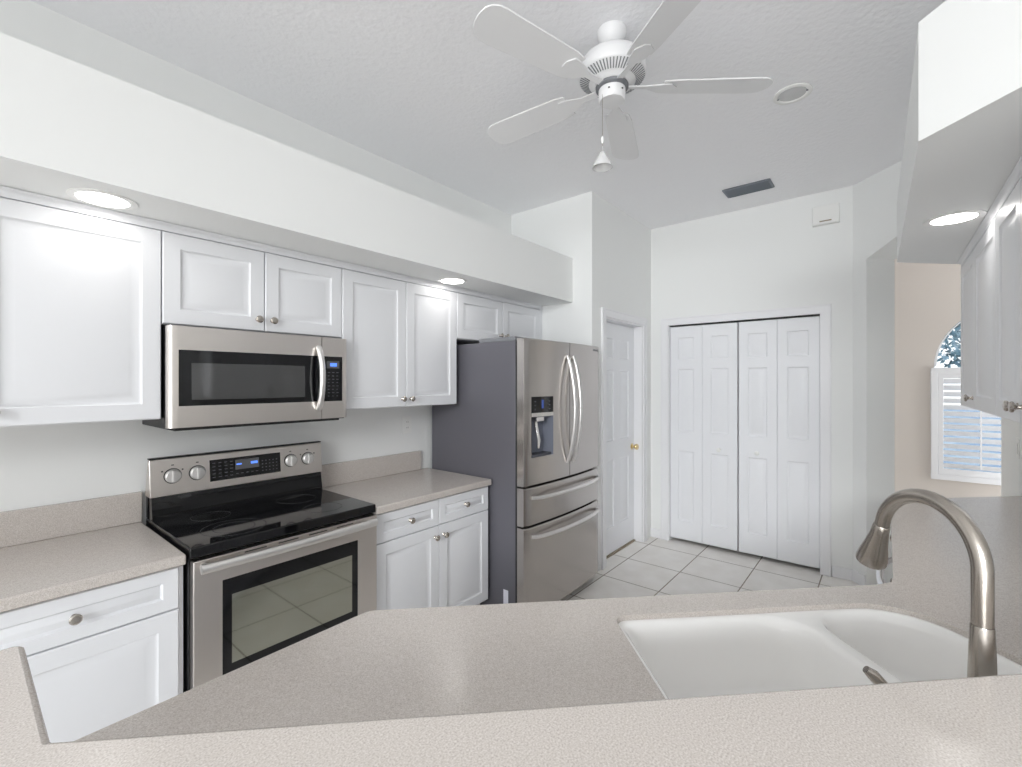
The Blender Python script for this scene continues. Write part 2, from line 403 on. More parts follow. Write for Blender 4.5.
for i, top in enumerate(xs):
    lo = top - lw + .0007; hi = top - .0007
    zt = BZ - .014
    m0 = .07; pan = [(lo + m0, hi - m0, zt - .30, zt - .10), (lo + m0, hi - m0, zt - .955, zt - .385), (lo + m0, hi - m0, .20, zt - 1.13)]
    b = B(FP); panel_board(b, lo, hi, .030, zt, -XP - .018, .032, pan, DP, .004)
    lf = obj('door_leaf', b, 'door', d1)
    if i in (1, 2): knob(lf, FP, (lo + hi) / 2, -XP - .018, H - .582, 'plastic', 1.15)
tr = B(FP).box(BY0 + .006, BY1 - .006, -XP - .055, -XP - .012, BZ - .008, BZ); obj('track', tr, 'slot', d1)
# dark void behind the pantry doors is simply the unlit closet

# ------------------------------------------------------------------ nook window with plantation shutter
w1 = root_struct('window_1', (NX, WC, WZ0))
b = B(FP)
L0 = [(WC + (WR - .004) * math.cos(math.pi * k / N), WZ1 + (WR - .004) * math.sin(math.pi * k / N)) for k in range(N + 1)]
L1 = [(WC + (WR - .022) * math.cos(math.pi * k / N), WZ1 + .018 + (WR - .030) * math.sin(math.pi * k / N)) for k in range(N + 1)]
sec = []
b.loft([[(p[0], -NX - .05, p[1]) for p in L0], [(p[0], -NX - .05, p[1]) for p in L1], [(p[0], -NX - .09, p[1]) for p in L1], [(p[0], -NX - .09, p[1]) for p in L0]], False, False, False)
obj('arch_frame', b, 'trim', w1)
b = B(FP); b.face([b.v(p[0], -NX - .075, p[1]) for p in L0]); q = B(FP)
q.loft([[(p[0], -NX - .075, p[1]) for p in L0], [(p[0], -NX - .079, p[1]) for p in L0]]); b.bm.free(); obj('arch_pane', q, 'pane', w1)
b = B(FP).box(WY0 + .003, WY1 - .003, -NX - .102, -NX - .098, WZ0 + .003, WZ1); obj('pane', b, 'pane', w1)
sh = thing('plantation_shutter', 'white plantation shutter with horizontal louvres under the arched window', 'window shutter', (NX - .02, WC, WZ0 - .03))
b = B(FP); Y0, Y1, Z0, Z1 = WY0 - .02, WY1 + .02, WZ0 - .035, WZ1 - .005; fw = .045
for q in ((Y0, Y1, Z0, Z0 + fw), (Y0, Y1, Z1 - fw, Z1), (Y0, Y0 + fw, Z0 + fw, Z1 - fw), (Y1 - fw, Y1, Z0 + fw, Z1 - fw)): b.box(q[0], q[1], -NX, -NX + .045, q[2], q[3])
obj('shutter_frame', b, 'trim', sh, .004)
for c0, c1 in ((Y0 + fw + .002, WC - .001), (WC + .001, Y1 - fw - .002)):
    b = B(FP); st = .036; zz0, zz1 = Z0 + fw + .002, Z1 - fw - .002
    for q in ((c0, c1, zz0, zz0 + .055), (c0, c1, zz1 - .045, zz1), (c0, c0 + st, zz0 + .055, zz1 - .045), (c1 - st, c1, zz0 + .055, zz1 - .045)): b.box(q[0], q[1], -NX + .008, -NX + .036, q[2], q[3])
    pn = obj('shutter_panel', b, 'trim', sh, .003)
    n_l = 14; za, zb = zz0 + .055, zz1 - .045; pitch = (zb - za) / n_l
    for k in range(n_l):
        zc = za + pitch * (k + .5); t = math.radians(48); hw = .030
        L = []
        for s_, th_ in ((-1, 0), (-.5, .0045), (0, .0055), (.5, .0045), (1, 0), (.5, -.0045), (0, -.0055), (-.5, -.0045)):
            n_ = s_ * hw * math.cos(t) - th_ * math.sin(t); z_ = -s_ * hw * math.sin(t) + th_ * math.cos(t)
            L.append((n_, z_))
        b = B(FP); b.loft([[(c0 + st + .001, -NX + .022 + p[0], zc - p[1] * 1) for p in L], [(c1 - st - .001, -NX + .022 + p[0], zc - p[1]) for p in L]])
        obj('louvre', b, 'trim', pn)
    rod = B(FP).box((c0 + c1) / 2 - .005, (c0 + c1) / 2 + .005, -NX + .050, -NX + .060, za + .02, zb - .02); obj('tilt_rod', rod, 'trim', pn)
# outside
obj_l = obj('ground_outside', B().box(6.2, 40, -30, 30, -.25, -.2), 'lawn'); obj_l['kind'] = 'structure'
def tree(x, y, h, r, label, n=2600):
    t = thing('tree', label, 'tree', (x, y, -.2))
    b = B(); b.tube([(x, y, -.2), (x + .05, y, h * .3), (x, y + .08, h * .6), (x + .06, y, h * .9)], [.16, .13, .09, .03], 10); obj('trunk', b, 'bark', t)
    b = B()
    for k in range(n):
        d = Vector((random.gauss(0, 1), random.gauss(0, 1), random.gauss(0, 1))).normalized() * r * random.uniform(.2, 1) ** .5
        p = Vector((x, y, h * .62)) + Vector((d.x, d.y, d.z * .95)); s_ = random.uniform(.03, .075)
        u = Vector((random.uniform(-1, 1), random.uniform(-1, 1), random.uniform(-1, 1))).normalized(); w_ = u.orthogonal().normalized()
        q = [b.bm.verts.new(p + u * s_), b.bm.verts.new(p + w_ * s_ * .5), b.bm.verts.new(p - u * s_), b.bm.verts.new(p - w_ * s_ * .5)]
        b.bm.faces.new(q)
    o = obj('foliage', b, 'leaf', t); o['kind'] = 'stuff'
tree(9.6, -1.55, 4.6, 1.5, 'leafy green tree showing through the arched window pane', 6500)

# ------------------------------------------------------------------ left run cabinets
def upper(fr, name, label, a0, a1, z0, z1, n, back, doors, group=None):
    t = thing(name, label, 'cabinet', fr((a0 + a1) / 2, (n + back) / 2, z0), group)
    b = B(fr); b.box(a0 + .0015, a1 - .0015, back, n - .020, z0, z1); obj('body', b, 'cab', t, .001)
    for (d0, d1, kn) in doors: cab_door(t, fr, d0 + .002, d1 - .002, z0 + .003, z1 - .034, n, 'door', kn)
    b = B(fr); b.loft([[(a, n - .019, z1 - .031), (a, n - .001, z1 - .031), (a, n - .001, z1 - .016), (a, n + .003, z1 - .010), (a, n + .011, z1 - .005), (a, n + .012, z1 - .001), (a, n - .019, z1 - .001)] for a in (a0, a1)])
    obj('top_moulding', b, 'cab', t)
    return t
ZT = H + .621; n = -YU; bk = -YW + .002
upper(FL, 'upper_cabinet', 'wide white wall cabinet at the left frame edge, left of the microwave', -.405, .515, H - .1446, ZT, n, bk, [(-.405, .03, (-.02, H - .095)), (.03, .515, (.08, H - .095))])
upper(FL, 'upper_cabinet', 'short white two-door wall cabinet directly above the microwave', .515, 1.276, H + .227, ZT, n, bk, [(.515, .8955, (.865, H + .280)), (.8955, 1.276, (.928, H + .280))])
upper(FL, 'upper_cabinet', 'tall white two-door wall cabinet between microwave and refrigerator', 1.276, 2.093, H - .1446, ZT, n, bk, [(1.276, 1.6845, (1.655, H - .097)), (1.6845, 2.093, (1.716, H - .097))])
fc = upper(FL, 'upper_cabinet', 'small white two-door wall cabinet above the refrigerator', 2.093, 3.02, H + .285, ZT, n, bk, [(2.093, 2.5565, (2.525, H + .338)), (2.5565, 3.02, (2.59, H + .338))])
b = B(FL).box(3.021, XB - .002, -YW + .002, n - .003, H + .285, ZT - .003); obj('filler_strip', b, 'cab', fc)

def base(fr, name, label, a0, a1, n, back, cols, zt, stile=None):
    t = thing(name, label, 'cabinet', fr((a0 + a1) / 2, (n + back) / 2, 0))
    b = B(fr); b.box(a0 + .001, a1 - .001, back, n - .020, .10, zt); obj('body', b, 'cab', t, .001)
    b = B(fr); b.box(a0 + .001, a1 - .001, back + .02, n - .075, 0, .10); obj('toe_kick', b, 'kick', t)
    for (d0, d1, kd, kdo) in cols:
        cab_door(t, fr, d0 + .002, d1 - .002, H - .788, zt - .006, n, 'drawer', kd, .045)
        cab_door(t, fr, d0 + .002, d1 - .002, .108, H - .793, n, 'door', kdo)
    return t
ZK = H - .640; nb = -1.91
base(FL, 'base_cabinet', 'white base cabinet with one drawer over a door, left of the range', -.045, .521, nb, bk, [(-.04, .504, (.236, H - .715), (-.005, H - .84))], ZK)
base(FL, 'base_cabinet', 'white base cabinet beyond the left frame edge, mostly out of view', -.66, -.047, nb, bk, [(-.655, -.05, (-.35, H - .715), (-.10, H - .84))], ZK)
base(FL, 'base_cabinet', 'white base cabinet with two drawers and two doors between range and refrigerator', 1.292, 2.118, nb, bk,
     [(1.297, 1.708, (1.506, H - .715), (1.676, H - .85)), (1.708, 2.113, (1.91, H - .715), (1.742, H - .85))], ZK)
# counters with splash
ZCT = H - .601
def counter(a0, a1, label, s1):
    b = B(FL); b.box(a0, a1, bk, -YC, ZCT - .037, ZCT)
    c = obj('countertop', b, 'counter', None, .006, 3); tag(c, label, 'countertop')
    b = B(FL); b.box(a0, s1, bk, bk + .02, ZCT + .0005, ZCT + .128); obj('backsplash', b, 'counter', c, .002)
counter(-.66, .519, 'beige speckled countertop with low backsplash, left of the range', .519)
counter(1.292, 2.121, 'beige speckled countertop with low backsplash between range and refrigerator', 2.05)

# ------------------------------------------------------------------ microwave
X0, X1 = .519, 1.272
mw = thing('microwave', 'stainless over-the-range microwave with black glass door and curved handle', 'microwave', ((X0 + X1) / 2, 2.3, H - .177))
Zb, Zt = H - .177, H + .218; nf = -2.108
obj('body', B(FL).box(X0 + .004, X1 - .004, bk, nf - .03, Zb - .006, Zt), 'black', mw, .002)
DS = 1.132
def mwface(b, a0, a1, hole, left_round, right_round):
    """front skin with a rectangular hole; rounded vertical outer edge"""
    pts_f = []
    N_ = 6; r = .022
    cols_ = []
    if left_round: cols_ += [(a0 + r - r * math.sin(math.pi / 2 * (1 - k / N_)) * 1.0, nf - r + r * math.sin(math.pi / 2 * k / N_)) for k in range(N_)]
    else: cols_ += [(a0, nf)]
    cols_ += [(hole[0], nf), (hole[1], nf)]
    if right_round: cols_ += [(a1 - r + r * math.cos(math.pi / 2 * (1 - k / N_)), nf - r + r * math.cos(math.pi / 2 * k / N_)) for k in range(N_ + 1)]
    else: cols_ += [(a1, nf)]
    zs = [Zb, hole[2], hole[3], Zt]
    g = [[b.v(a, n_, z) for z in zs] for a, n_ in cols_]
    for i in range(len(g) - 1):
        for j in range(3):
            if j == 1 and abs(cols_[i][0] - hole[0]) < 1e-9 and abs(cols_[i + 1][0] - hole[1]) < 1e-9: continue
            b.face([g[i][j], g[i + 1][j], g[i + 1][j + 1], g[i][j + 1]])
    bb_ = [[b.v(a, -2.14, z) for z in (Zb, Zt)] for a in (a0, a1)]
    for j, zi in ((0, 0), (1, 3)):
        b.face([c[zi] for c in g] + [bb_[1][j], bb_[0][j]])
    b.face([g[0][0], g[0][1], g[0][2], g[0][3], bb_[0][1], bb_[0][0]]); b.face([g[-1][k] for k in range(4)] + [bb_[1][1], bb_[1][0]])
b = B(FL); mwface(b, X0, DS - .0015, (.553, 1.131 - .001, H - .093, H + .126), True, False)
md = obj('door', b, 'steel', mw)
b = B(FL).box(.5535, 1.1295, nf - .015, nf - .0015, H - .0925, H + .1255); g1 = obj('glass', b, 'blackglass', md)
b = B(FL).box(.596, 1.050, nf - .0015, nf - .001, H - .070, H + .076); obj('window', b, 'mwglass', md)
b = B(FL); hp = []
for k in range(17):
    t = k / 16; hp.append((1.112 , nf + .006 + .038 * math.sin(math.pi * t) ** .6, H - .128 + t * .296))
b.tube(hp, .0145, 14); obj('handle', b, 'handle', md)
b = B(FL); mwface(b, DS + .0015, X1, (DS + .010, 1.239, H - .093, H + .126), False, True)
cp = obj('control_side', b, 'steel', mw)
b = B(FL).box(DS + .0105, 1.2385, nf - .012, nf - .001, H - .0925, H + .1255); kp = obj('keypad', b, 'blackglass', cp)
b = B(FL).box(1.158, 1.224, nf - .001, nf - .0004, H + .068, H + .104); obj('display', b, 'lcd', cp)
b = B(FL).box(1.176, 1.210, nf - .0004, nf, H + .078, H + .094); obj('digits', b, 'blue', cp)
b = B(FL)
for r_ in range(8):
    for c_ in range(3):
        zz = H + .046 - r_ * .0165; xx = 1.163 + c_ * .0225; b.box(xx, xx + .012 - (.004 if r_ % 2 else 0), nf - .001, nf - .0005, zz, zz + .0032)
obj('key_marks', b, 'grey', cp)
b = B(FL).box(X0 + .03, X1 - .03, bk + .03, nf - .035, Zb - .014, Zb - .0065); obj('grease_filter', b, 'slot', mw)

# ------------------------------------------------------------------ range
RX0, RX1 = .527, 1.284
rg = thing('range_oven', 'stainless electric range with black glass cooktop and oven window', 'oven', ((RX0 + RX1) / 2, 2.2, 0))
ZR = H - .583
obj('body', B(FL).box(RX0 + .003, RX1 - .003, -2.47, -1.915, .06, ZR - .042), 'black', rg, .002)
obj('plinth', B(FL).box(RX0 + .02, RX1 - .02, -2.44, -1.96, 0, .06), 'black', rg)
b = B(FL).box(RX0, RX1, -2.46, -1.885, ZR - .040, ZR); ck = obj('cooktop', b, 'blackglass', rg, .005, 3)
for (cx, cy, r_) in ((.72, 2.03, .115), (.72, 2.03, .075), (.715, 2.275, .075), (1.09, 2.275, .09), (1.095, 2.03, .085)):
    b = B(FL); b.loft([[(cx + rr_ * math.cos(2 * math.pi * k / 48), -cy + rr_ * math.sin(2 * math.pi * k / 48), ZR + z_) for k in range(48)] for rr_, z_ in ((r_, .0), (r_, .0004), (r_ - .003, .0004), (r_ - .003, .0))], False, False)
    obj('burner_ring', b, 'ring', ck)
# backguard
b = B(FL)
prof = [(-2.47, ZR), (-2.375, ZR), (-2.375, ZR + .012), (-2.392, H - .486), (-2.47, H - .486)]
b.loft([[(RX0 + .004, p, z) for p, z in prof], [(RX1 - .006, p, z) for p, z in prof]]); obj('back_riser', b, 'blackglass', rg)
b = B(FL); prof = [(-2.465, H - .489), (-2.385, H - .489), (-2.400, H - .330), (-2.425, H - .330)]
b.loft([[(RX0 - .002, p, z) for p, z in prof], [(RX1 + .000, p, z) for p, z in prof]]); bg_ = obj('control_panel', b, 'steel', rg, .003)
obj('panel_cap', B(FL).box(RX0 - .002, RX1, -2.428, -2.399, H - .3295, H - .324), 'black', rg, .002)
pn_ = lambda z: -2.385 - .015 * (z - (H - .489)) / .159
def onp(b, a0, a1, z0, z1, t):
    b.loft([[(a0, pn_(z0) + q, z0), (a1, pn_(z0) + q, z0), (a1, pn_(z1) + q, z1), (a0, pn_(z1) + q, z1)] for q in (0, t)])
b = B(FL); onp(b, .747, 1.062, H - .455, H - .358, .002); obj('control_glass', b, 'blackglass', bg_)
b = B(FL); onp(b, .853, .960, H - .416, H - .370, .0026); obj('display', b, 'lcd', bg_)
b = B(FL); onp(b, .858, .880, H - .394, H - .388, .0032); obj('digit', b, 'blue', bg_); b = B(FL); onp(b, .922, .952, H - .396, H - .385, .0032); obj('digit', b, 'blue', bg_)
b = B(FL)
for r_ in range(5):
    for x_ in (.757, .782, .807, .830): onp(b, x_, x_ + .012, H - .375 - r_ * .016, H - .3725 - r_ * .016, .0026)
    for c_ in range(5):
        if r_ > 0: onp(b, .972 + c_ * .017, .978 + c_ * .017, H - .375 - r_ * .016, H - .371 - r_ * .016, .0026)
for c_ in range(5): onp(b, .856 + c_ * .022, .866 + c_ * .022, H - .436, H - .433, .0026)
obj('button_marks', b, 'grey', bg_)
for (kx, side) in ((.606, 1), (.698, 0), (1.114, 0), (1.204, 1)):
    zc = H - .406; q = pn_(zc)
    b = B(FL); b.lathe([(.033, .0005), (.033, .004), (.029, .005)], (kx, q, zc), 'n', 28)
    kr = obj('dial_ring', b, 'black', bg_)
    b = B(FL); b.lathe([(.030, .0045), (.029, .016), (.025, .020)], (kx, q, zc), 'n', 28); b.loft([[(kx - .0065, q + .018, zc - .026), (kx + .0065, q + .018, zc - .026), (kx + .0065, q + .018, zc + .026), (kx - .0065, q + .018, zc + .026)], [(kx - .005, q + .032, zc - .023), (kx + .005, q + .032, zc - .023), (kx + .005, q + .032, zc + .023), (kx - .005, q + .032, zc + .023)]])
    kk = obj('dial', b, 'dial', kr)
    b = B(FL); mk = [(-.004, .044, .010, .004)] + ([(-.040, .020, .006, .006), (.034, .020, .006, .006)] if side else [])
    for dx, dz, w_, h_ in mk:
        b = B(FL); onp(b, kx + dx, kx + dx + w_, zc + dz, zc + dz + h_, .0006); obj('dial_mark', b, 'darkprint', bg_)
# oven door
nd = -1.873; D0, D1 = H - 1.30, H - .632
b = B(FL); w0, w1_, z0, z1 = .626, 1.180, H - 1.09, H - .724
zs = [D0, z0, z1, D1]; xs = [RX0 + .008, w0, w1_, RX1 - .004]
g = [[b.v(x, nd, z) for z in zs] for x in xs]
for i in range(3):
    for j in range(3):
        if (i, j) != (1, 1): b.face([g[i][j], g[i + 1][j], g[i + 1][j + 1], g[i][j + 1]])
h = [[b.v(x, nd - .04, z) for z in (D0, D1)] for x in (xs[0], xs[3])]
b.face([g[i][0] for i in range(4)] + [h[1][0], h[0][0]]); b.face([g[i][3] for i in range(4)] + [h[1][1], h[0][1]])
b.face(g[0] + [h[0][1], h[0][0]]); b.face(g[3] + [h[1][1], h[1][0]]); b.face([h[0][0], h[1][0], h[1][1], h[0][1]])
i_ = [[b.v(x, nd - .012, z) for z in (z0, z1)] for x in (w0, w1_)]
b.face([g[1][1], g[2][1], i_[1][0], i_[0][0]]); b.face([g[1][2], g[2][2], i_[1][1], i_[0][1]]); b.face([g[1][1], g[1][2], i_[0][1], i_[0][0]]); b.face([g[2][1], g[2][2], i_[1][1], i_[1][0]])
od = obj('oven_door', b, 'steel', rg, .002)
obj('door_glass', B(FL).box(w0 + .0005, w1_ - .0005, nd - .012, nd - .001, z0 + .0005, z1 - .0005), 'blackglass', od)
obj('oven_window', B(FL).box(.657, 1.150, nd - .001, nd - .0003, H - 1.040, H - .785), 'ovenglass', od)
b = B(FL).tube([(.548 + .705 * k / 12, nd + .034 + .012 * math.sin(math.pi * k / 12), H - .652) for k in range(13)], .0155, 14, 1.1)
b.box(.556, .574, nd, nd + .034, H - .661, H - .643); b.box(1.226, 1.244, nd, nd + .034, H - .661, H - .643)
obj('handle', b, 'handle', od)
for k in range(4):
    b = B(FL); b.box(.70 + k * .125, .78 + k * .125, nd - .02, nd + .0003, D1 - .012, D1 - .008); obj('vent_slot', b, 'slot', od)
obj('storage_drawer', B(FL).box(RX0 + .008, RX1 - .004, nd - .04, nd, .075, D0 - .006), 'steel', rg, .003)

# ------------------------------------------------------------------ refrigerator
FX0, FX1 = 2.138, 3.045
fd = thing('refrigerator', 'tall stainless french-door refrigerator with grey sides and water dispenser', 'refrigerator', ((FX0 + FX1) / 2, 2.05, 0))
obj('body', B(FL).box(FX0, FX1, -2.47, -1.716, .03, H + .250), 'graybody', fd, .004)
obj('base_grille', B(FL).box(FX0 + .02, FX1 - .02, -2.44, -1.73, 0, .03), 'black', fd)
b = B(FL).box(FX0 + .004, FX0 + .24, -2.02, -1.722, H + .2505, H + .277); obj('hinge_cover', b, 'slotgrey', fd, .004)
b = B(FL).box(FX1 - .24, FX1 - .004, -2.02, -1.722, H + .2505, H + .277); obj('hinge_cover', b, 'slotgrey', fd, .004)
FC = (FX0 + FX1) / 2
def fy(x):                                   # bowed front
    t = abs(x - FC) / ((FX1 - FX0) / 2); e_ = max(0, (t - .955) / .045)
    return -(1.617 + .026 * t * t + .016 * e_ * e_)
def fdoor(name, a0, a1, z0, z1, hole=None, depth=-1.706):
    """bowed door skin; hole = (a0,a1,z0,z1) leaves an opening"""
    xs = sorted(set([a0, a1] + [a0 + (a1 - a0) * k / 26 for k in range(27)] + ([hole[0], hole[1]] if hole else [])))
    zs = [z0, z0 + .006] + ([hole[2], hole[3]] if hole else []) + [z1 - .006, z1]
    b = B(FL); g = []
    for x in xs: g.append([b.v(x, fy(x) - (.006 if z in (z0, z1) else 0), z) for z in zs])
    for i in range(len(xs) - 1):
        for j in range(len(zs) - 1):
            if hole and xs[i] >= hole[0] - 1e-6 and xs[i + 1] <= hole[1] + 1e-6 and zs[j] >= hole[2] - 1e-6 and zs[j + 1] <= hole[3] + 1e-6: continue
            b.face([g[i][j], g[i + 1][j], g[i + 1][j + 1], g[i][j + 1]])
    h = [[b.v(x, depth, z) for z in (z0, z1)] for x in (a0, a1)]
    b.face([c[0] for c in g] + [h[1][0], h[0][0]]); b.face([c[-1] for c in g] + [h[1][1], h[0][1]])
    b.face(g[0] + [h[0][1], h[0][0]]); b.face(g[-1] + [h[1][1], h[1][0]]); b.face([h[0][0], h[1][0], h[1][1], h[0][1]])
    return obj(name, b, 'steel_v', fd)
MX = 2.590; DH = (2.192, 2.402, H - .455, H - .088)
ld = fdoor('left_door', FX0 + .002, MX - .003, H - .622, H + .262, DH)
rd = fdoor('right_door', MX + .003, FX1 - .002, H - .622, H + .262)
md_ = fdoor('middle_drawer', FX0 + .002, FX1 - .002, H - .860, H - .634)
ld2 = fdoor('freezer_drawer', FX0 + .002, FX1 - .002, .05, H - .872)
obj('gasket', B(FL).box(FX0 + .0005, FX1 - .0005, -1.716, -1.706, .05, H + .250), 'slot', fd)
# dispenser
a0, a1, z0, z1 = DH
yf = lambda x: fy(x)
def bowed_plate(a0, a1, z0, z1, off, t, nm, m, par):
    b = B(FL); n_ = 8
    L = [(a0 + (a1 - a0) * k / n_) for k in range(n_ + 1)]
    g = [[b.v(x, fy(x) + off, z) for z in (z0, z1)] for x in L]; h = [[b.v(x, fy(x) + off - t, z) for z in (z0, z1)] for x in L]
    for i in range(n_):
        b.face([g[i][0], g[i + 1][0], g[i + 1][1], g[i][1]]); b.face([h[i][0], h[i][1], h[i + 1][1], h[i + 1][0]])
        b.face([g[i][0], h[i][0], h[i + 1][0], g[i + 1][0]]); b.face([g[i][1], g[i + 1][1], h[i + 1][1], h[i][1]])
    b.face([g[0][0], g[0][1], h[0][1], h[0][0]]); b.face([g[-1][0], h[-1][0], h[-1][1], g[-1][1]])
    return obj(nm, b, m, par)
zp = H - .185
dp = bowed_plate(a0 + .001, a1 - .001, zp, z1 - .001, -.0005, .012, 'dispenser_panel', 'blackglass', ld)
bowed_plate(a0 + .095, a0 + .115, zp + .025, z1 - .02, .0000, .0015, 'panel_light', 'bluedim', dp)
for dx in (.03, .165):
    for dz in (.018, .042, .066):
        b = B(FL); b.box(a0 + dx, a0 + dx + .022, fy(a0 + dx) - .0004, fy(a0 + dx) + .0004, zp + dz, zp + dz + .004); obj('panel_mark', b, 'grey', dp)
bowed_plate(a0 + .001, a1 - .001, zp - .024, zp - .001, .001, .02, 'dispenser_lip', 'steel_light', ld)
zc = zp - .025
b = B(FL); n0_ = -1.70
b.face([b.v(a0, n0_, z0), b.v(a1, n0_, z0), b.v(a1, n0_, zc), b.v(a0, n0_, zc)])
b.face([b.v(a0, fy(a0), z0), b.v(a0, n0_, z0), b.v(a0, n0_, zc), b.v(a0, fy(a0), zc)])
b.face([b.v(a1, fy(a1), z0), b.v(a1, n0_, z0), b.v(a1, n0_, zc), b.v(a1, fy(a1), zc)])
b.face([b.v(a0, fy(a0), zc), b.v(a1, fy(a1), zc), b.v(a1, n0_, zc), b.v(a0, n0_, zc)])
b.face([b.v(a0, fy(a0), z0), b.v(a1, fy(a1), z0), b.v(a1, n0_, z0), b.v(a0, n0_, z0)])
cv = obj('dispenser_recess', b, 'cavity', ld)
obj('drip_tray', B(FL).box(a0 + .006, a1 - .006, -1.698, fy(a0) + .004, z0 + .001, z0 + .016), 'cavity_dark', ld, .002)
b = B(FL); b.box(a0 + .06, a0 + .135, -1.697, -1.64, zc - .03, zc - .002); b.loft([[(a0 + .088, -1.69, zc - .03), (a0 + .112, -1.69, zc - .03), (a0 + .112, -1.675, zc - .03), (a0 + .088, -1.675, zc - .03)], [(a0 + .086, -1.66, zc - .15), (a0 + .114, -1.66, zc - .15), (a0 + .114, -1.65, zc - .15), (a0 + .086, -1.65, zc - .15)], [(a0 + .09, -1.665, zc - .2), (a0 + .11, -1.665, zc - .2), (a0 + .11, -1.655, zc - .2), (a0 + .09, -1.655, zc - .2)]])
obj('dispenser_paddle', b, 'steel_light', ld, .002)
def bow(a, z, lo, hi, vert, par, base_off=.0):
    b = B(FL); pts = []
    for k in range(25):
        t = k / 24; s_ = math.sin(math.pi * t) ** .75
        if vert: pts.append((a, fy(a) + .004 + .058 * s_, lo + (hi - lo) * t))
        else:
            x = lo + (hi - lo) * t; pts.append((x, fy(x) + .006 + .046 * math.sin(math.pi * t) ** .35, z))
    b.tube(pts, .0115, 12, 1.0); obj('handle', b, 'handle', par)
bow(MX - .036, 0, H - .525, H + .172, True, ld); bow(MX + .036, 0, H - .525, H + .172, True, rd)
bow(0, H - .692, 2.19, 2.98, False, md_); bow(0, H - .925, 2.19, 2.98, False, ld2)
b = B(FL).box(FX0 - .0008, FX0 - .0001, -1.765 - .03, -1.765, H - .90, H - .80)
b2 = B(FL).box(FX0 - .0008, FX0, -1.81, -1.772, .10, .19); b.bm.free(); stk = obj('rating_label', b2, 'sticker', fd, label='small white sticker low on the grey side')
fo = bpy.data.curves.new('brand_text', 'FONT'); fo.body = 'SAMSUNG'; fo.size = .020; fo.extrude = .0003
ft = bpy.data.objects.new('tmp_text', fo); me = bpy.data.meshes.new_from_object(ft)
for v in me.vertices:
    x = 2.925 + v.co.x; v.co = Vector((x, -fy(x) - .0006 - v.co.z, H + .225 + v.co.y)) - wloc(fd)
to = bpy.data.objects.new('brand_lettering', me); C.objects.link(to); to.parent = rd; to.location = Vector((0, 0, 0)) - Vector(rd.location); me.materials.append(M['grey'])
bpy.data.objects.remove(ft); 

# ------------------------------------------------------------------ peninsula
s_far = 1.76
def uv2(u, v): return ((u + v) / R2, (v - u) / R2)
def to_uv(x, y): return ((x - y) / R2, (x + y) / R2)
LV = .575                                    # far edge of the raised ledge
# counter polygon in XY
arc = lambda cx, cy, r, t0, t1, k=6: [(cx + r * math.cos(math.radians(t0 + (t1 - t0) * i / k)), cy + r * math.sin(math.radians(t0 + (t1 - t0) * i / k))) for i in range(k + 1)]
poly = [(.076, 1.052), (.676, 1.052)] + arc(.676, 1.005, .047, 82, 50, 4) + [(1.742, .018)] + [(1.790, -.014), (1.84, -.018), (3.045, -.018), (3.645, -.618), (1.436, -.618), (.076, .742)]
hole_uv = rrect(.378, 1.200, .690, 1.145, .05, 7, [.15, .035, .05, .05])
hole_xy = [uv2(*p) for p in hole_uv]
b = B(); b.prism(poly, ZCT - .037, ZCT, [hole_xy])
pc = obj('countertop', b, 'counter', None, .005, 3); tag(pc, 'long speckled beige sink countertop turning the corner to the right wall', 'countertop')
# raised ledge
b = B(); lp = [(.072, 1.053 - .012), (.060, 1.053), (-.26, 1.053), (-.26, .62), (.90, -.54), (1.35, -.54), (1.35, -.54), (.072, .742)]
lp = [(.072, 1.041), (.068, 1.050), (.060, 1.053), (-.26, 1.053), (-.26, .605), (.98, -.615), (1.428, -.615), (.072, .741)]
b.prism(lp, H - .448, H - .410)
lg = obj('bar_ledge', b, 'counter', None, .008, 3); tag(lg, 'raised speckled beige bar ledge running across the bottom of the frame', 'countertop')
b = B(); b.prism([(.055, 1.03), (-.09, 1.03), (-.09, .68), (1.205, -.615), (1.41, -.615), (.055, .74)], 0, H - .449)
struct('wall_bar', b, 'wall')
# base cabinet carcass (open, so that the sink hangs inside)
def wallstrip(b, pts, t, z0, z1):
    for (p, q) in zip(pts, pts[1:]):
        d = Vector((q[0] - p[0], q[1] - p[1], 0)).normalized(); nn = Vector((d.y, -d.x, 0)) * t
        P, Q = Vector((p[0], p[1], 0)), Vector((q[0], q[1], 0))
        b.loft([[(*v.xy, z0) for v in (P, Q, Q + nn, P + nn)], [(*v.xy, z1) for v in (P, Q, Q + nn, P + nn)]])
pb = thing('sink_cabinet', 'white base cabinet under the peninsula sink counter', 'cabinet', (.95, .55, 0))
b = B(); wallstrip(b, [(.08, 1.02), (.675, 1.02), (1.715, -.02)], .018, .10, ZCT - .040); obj('body', b, 'cab', pb)
b = B(); wallstrip(b, [(.08, .95), (.65, .95), (1.62, -.02)], .018, 0, .10); obj('toe_kick', b, 'kick', pb)
FS = Frame((.675, 1.02, 0), (1, -1, 0), (1, 1, 0))
for k in range(3):
    cab_door(pb, FS, .03 + k * .47, .03 + (k + 1) * .47 - .004, .108, H - .66, .019, 'door', (.06 + k * .47, H - .72))
FK = Frame((.08, 1.02, 0), (1, 0, 0), (0, 1, 0))
cab_door(pb, FK, .06, .56, .108, H - .66, .019, 'door', (.52, H - .72))

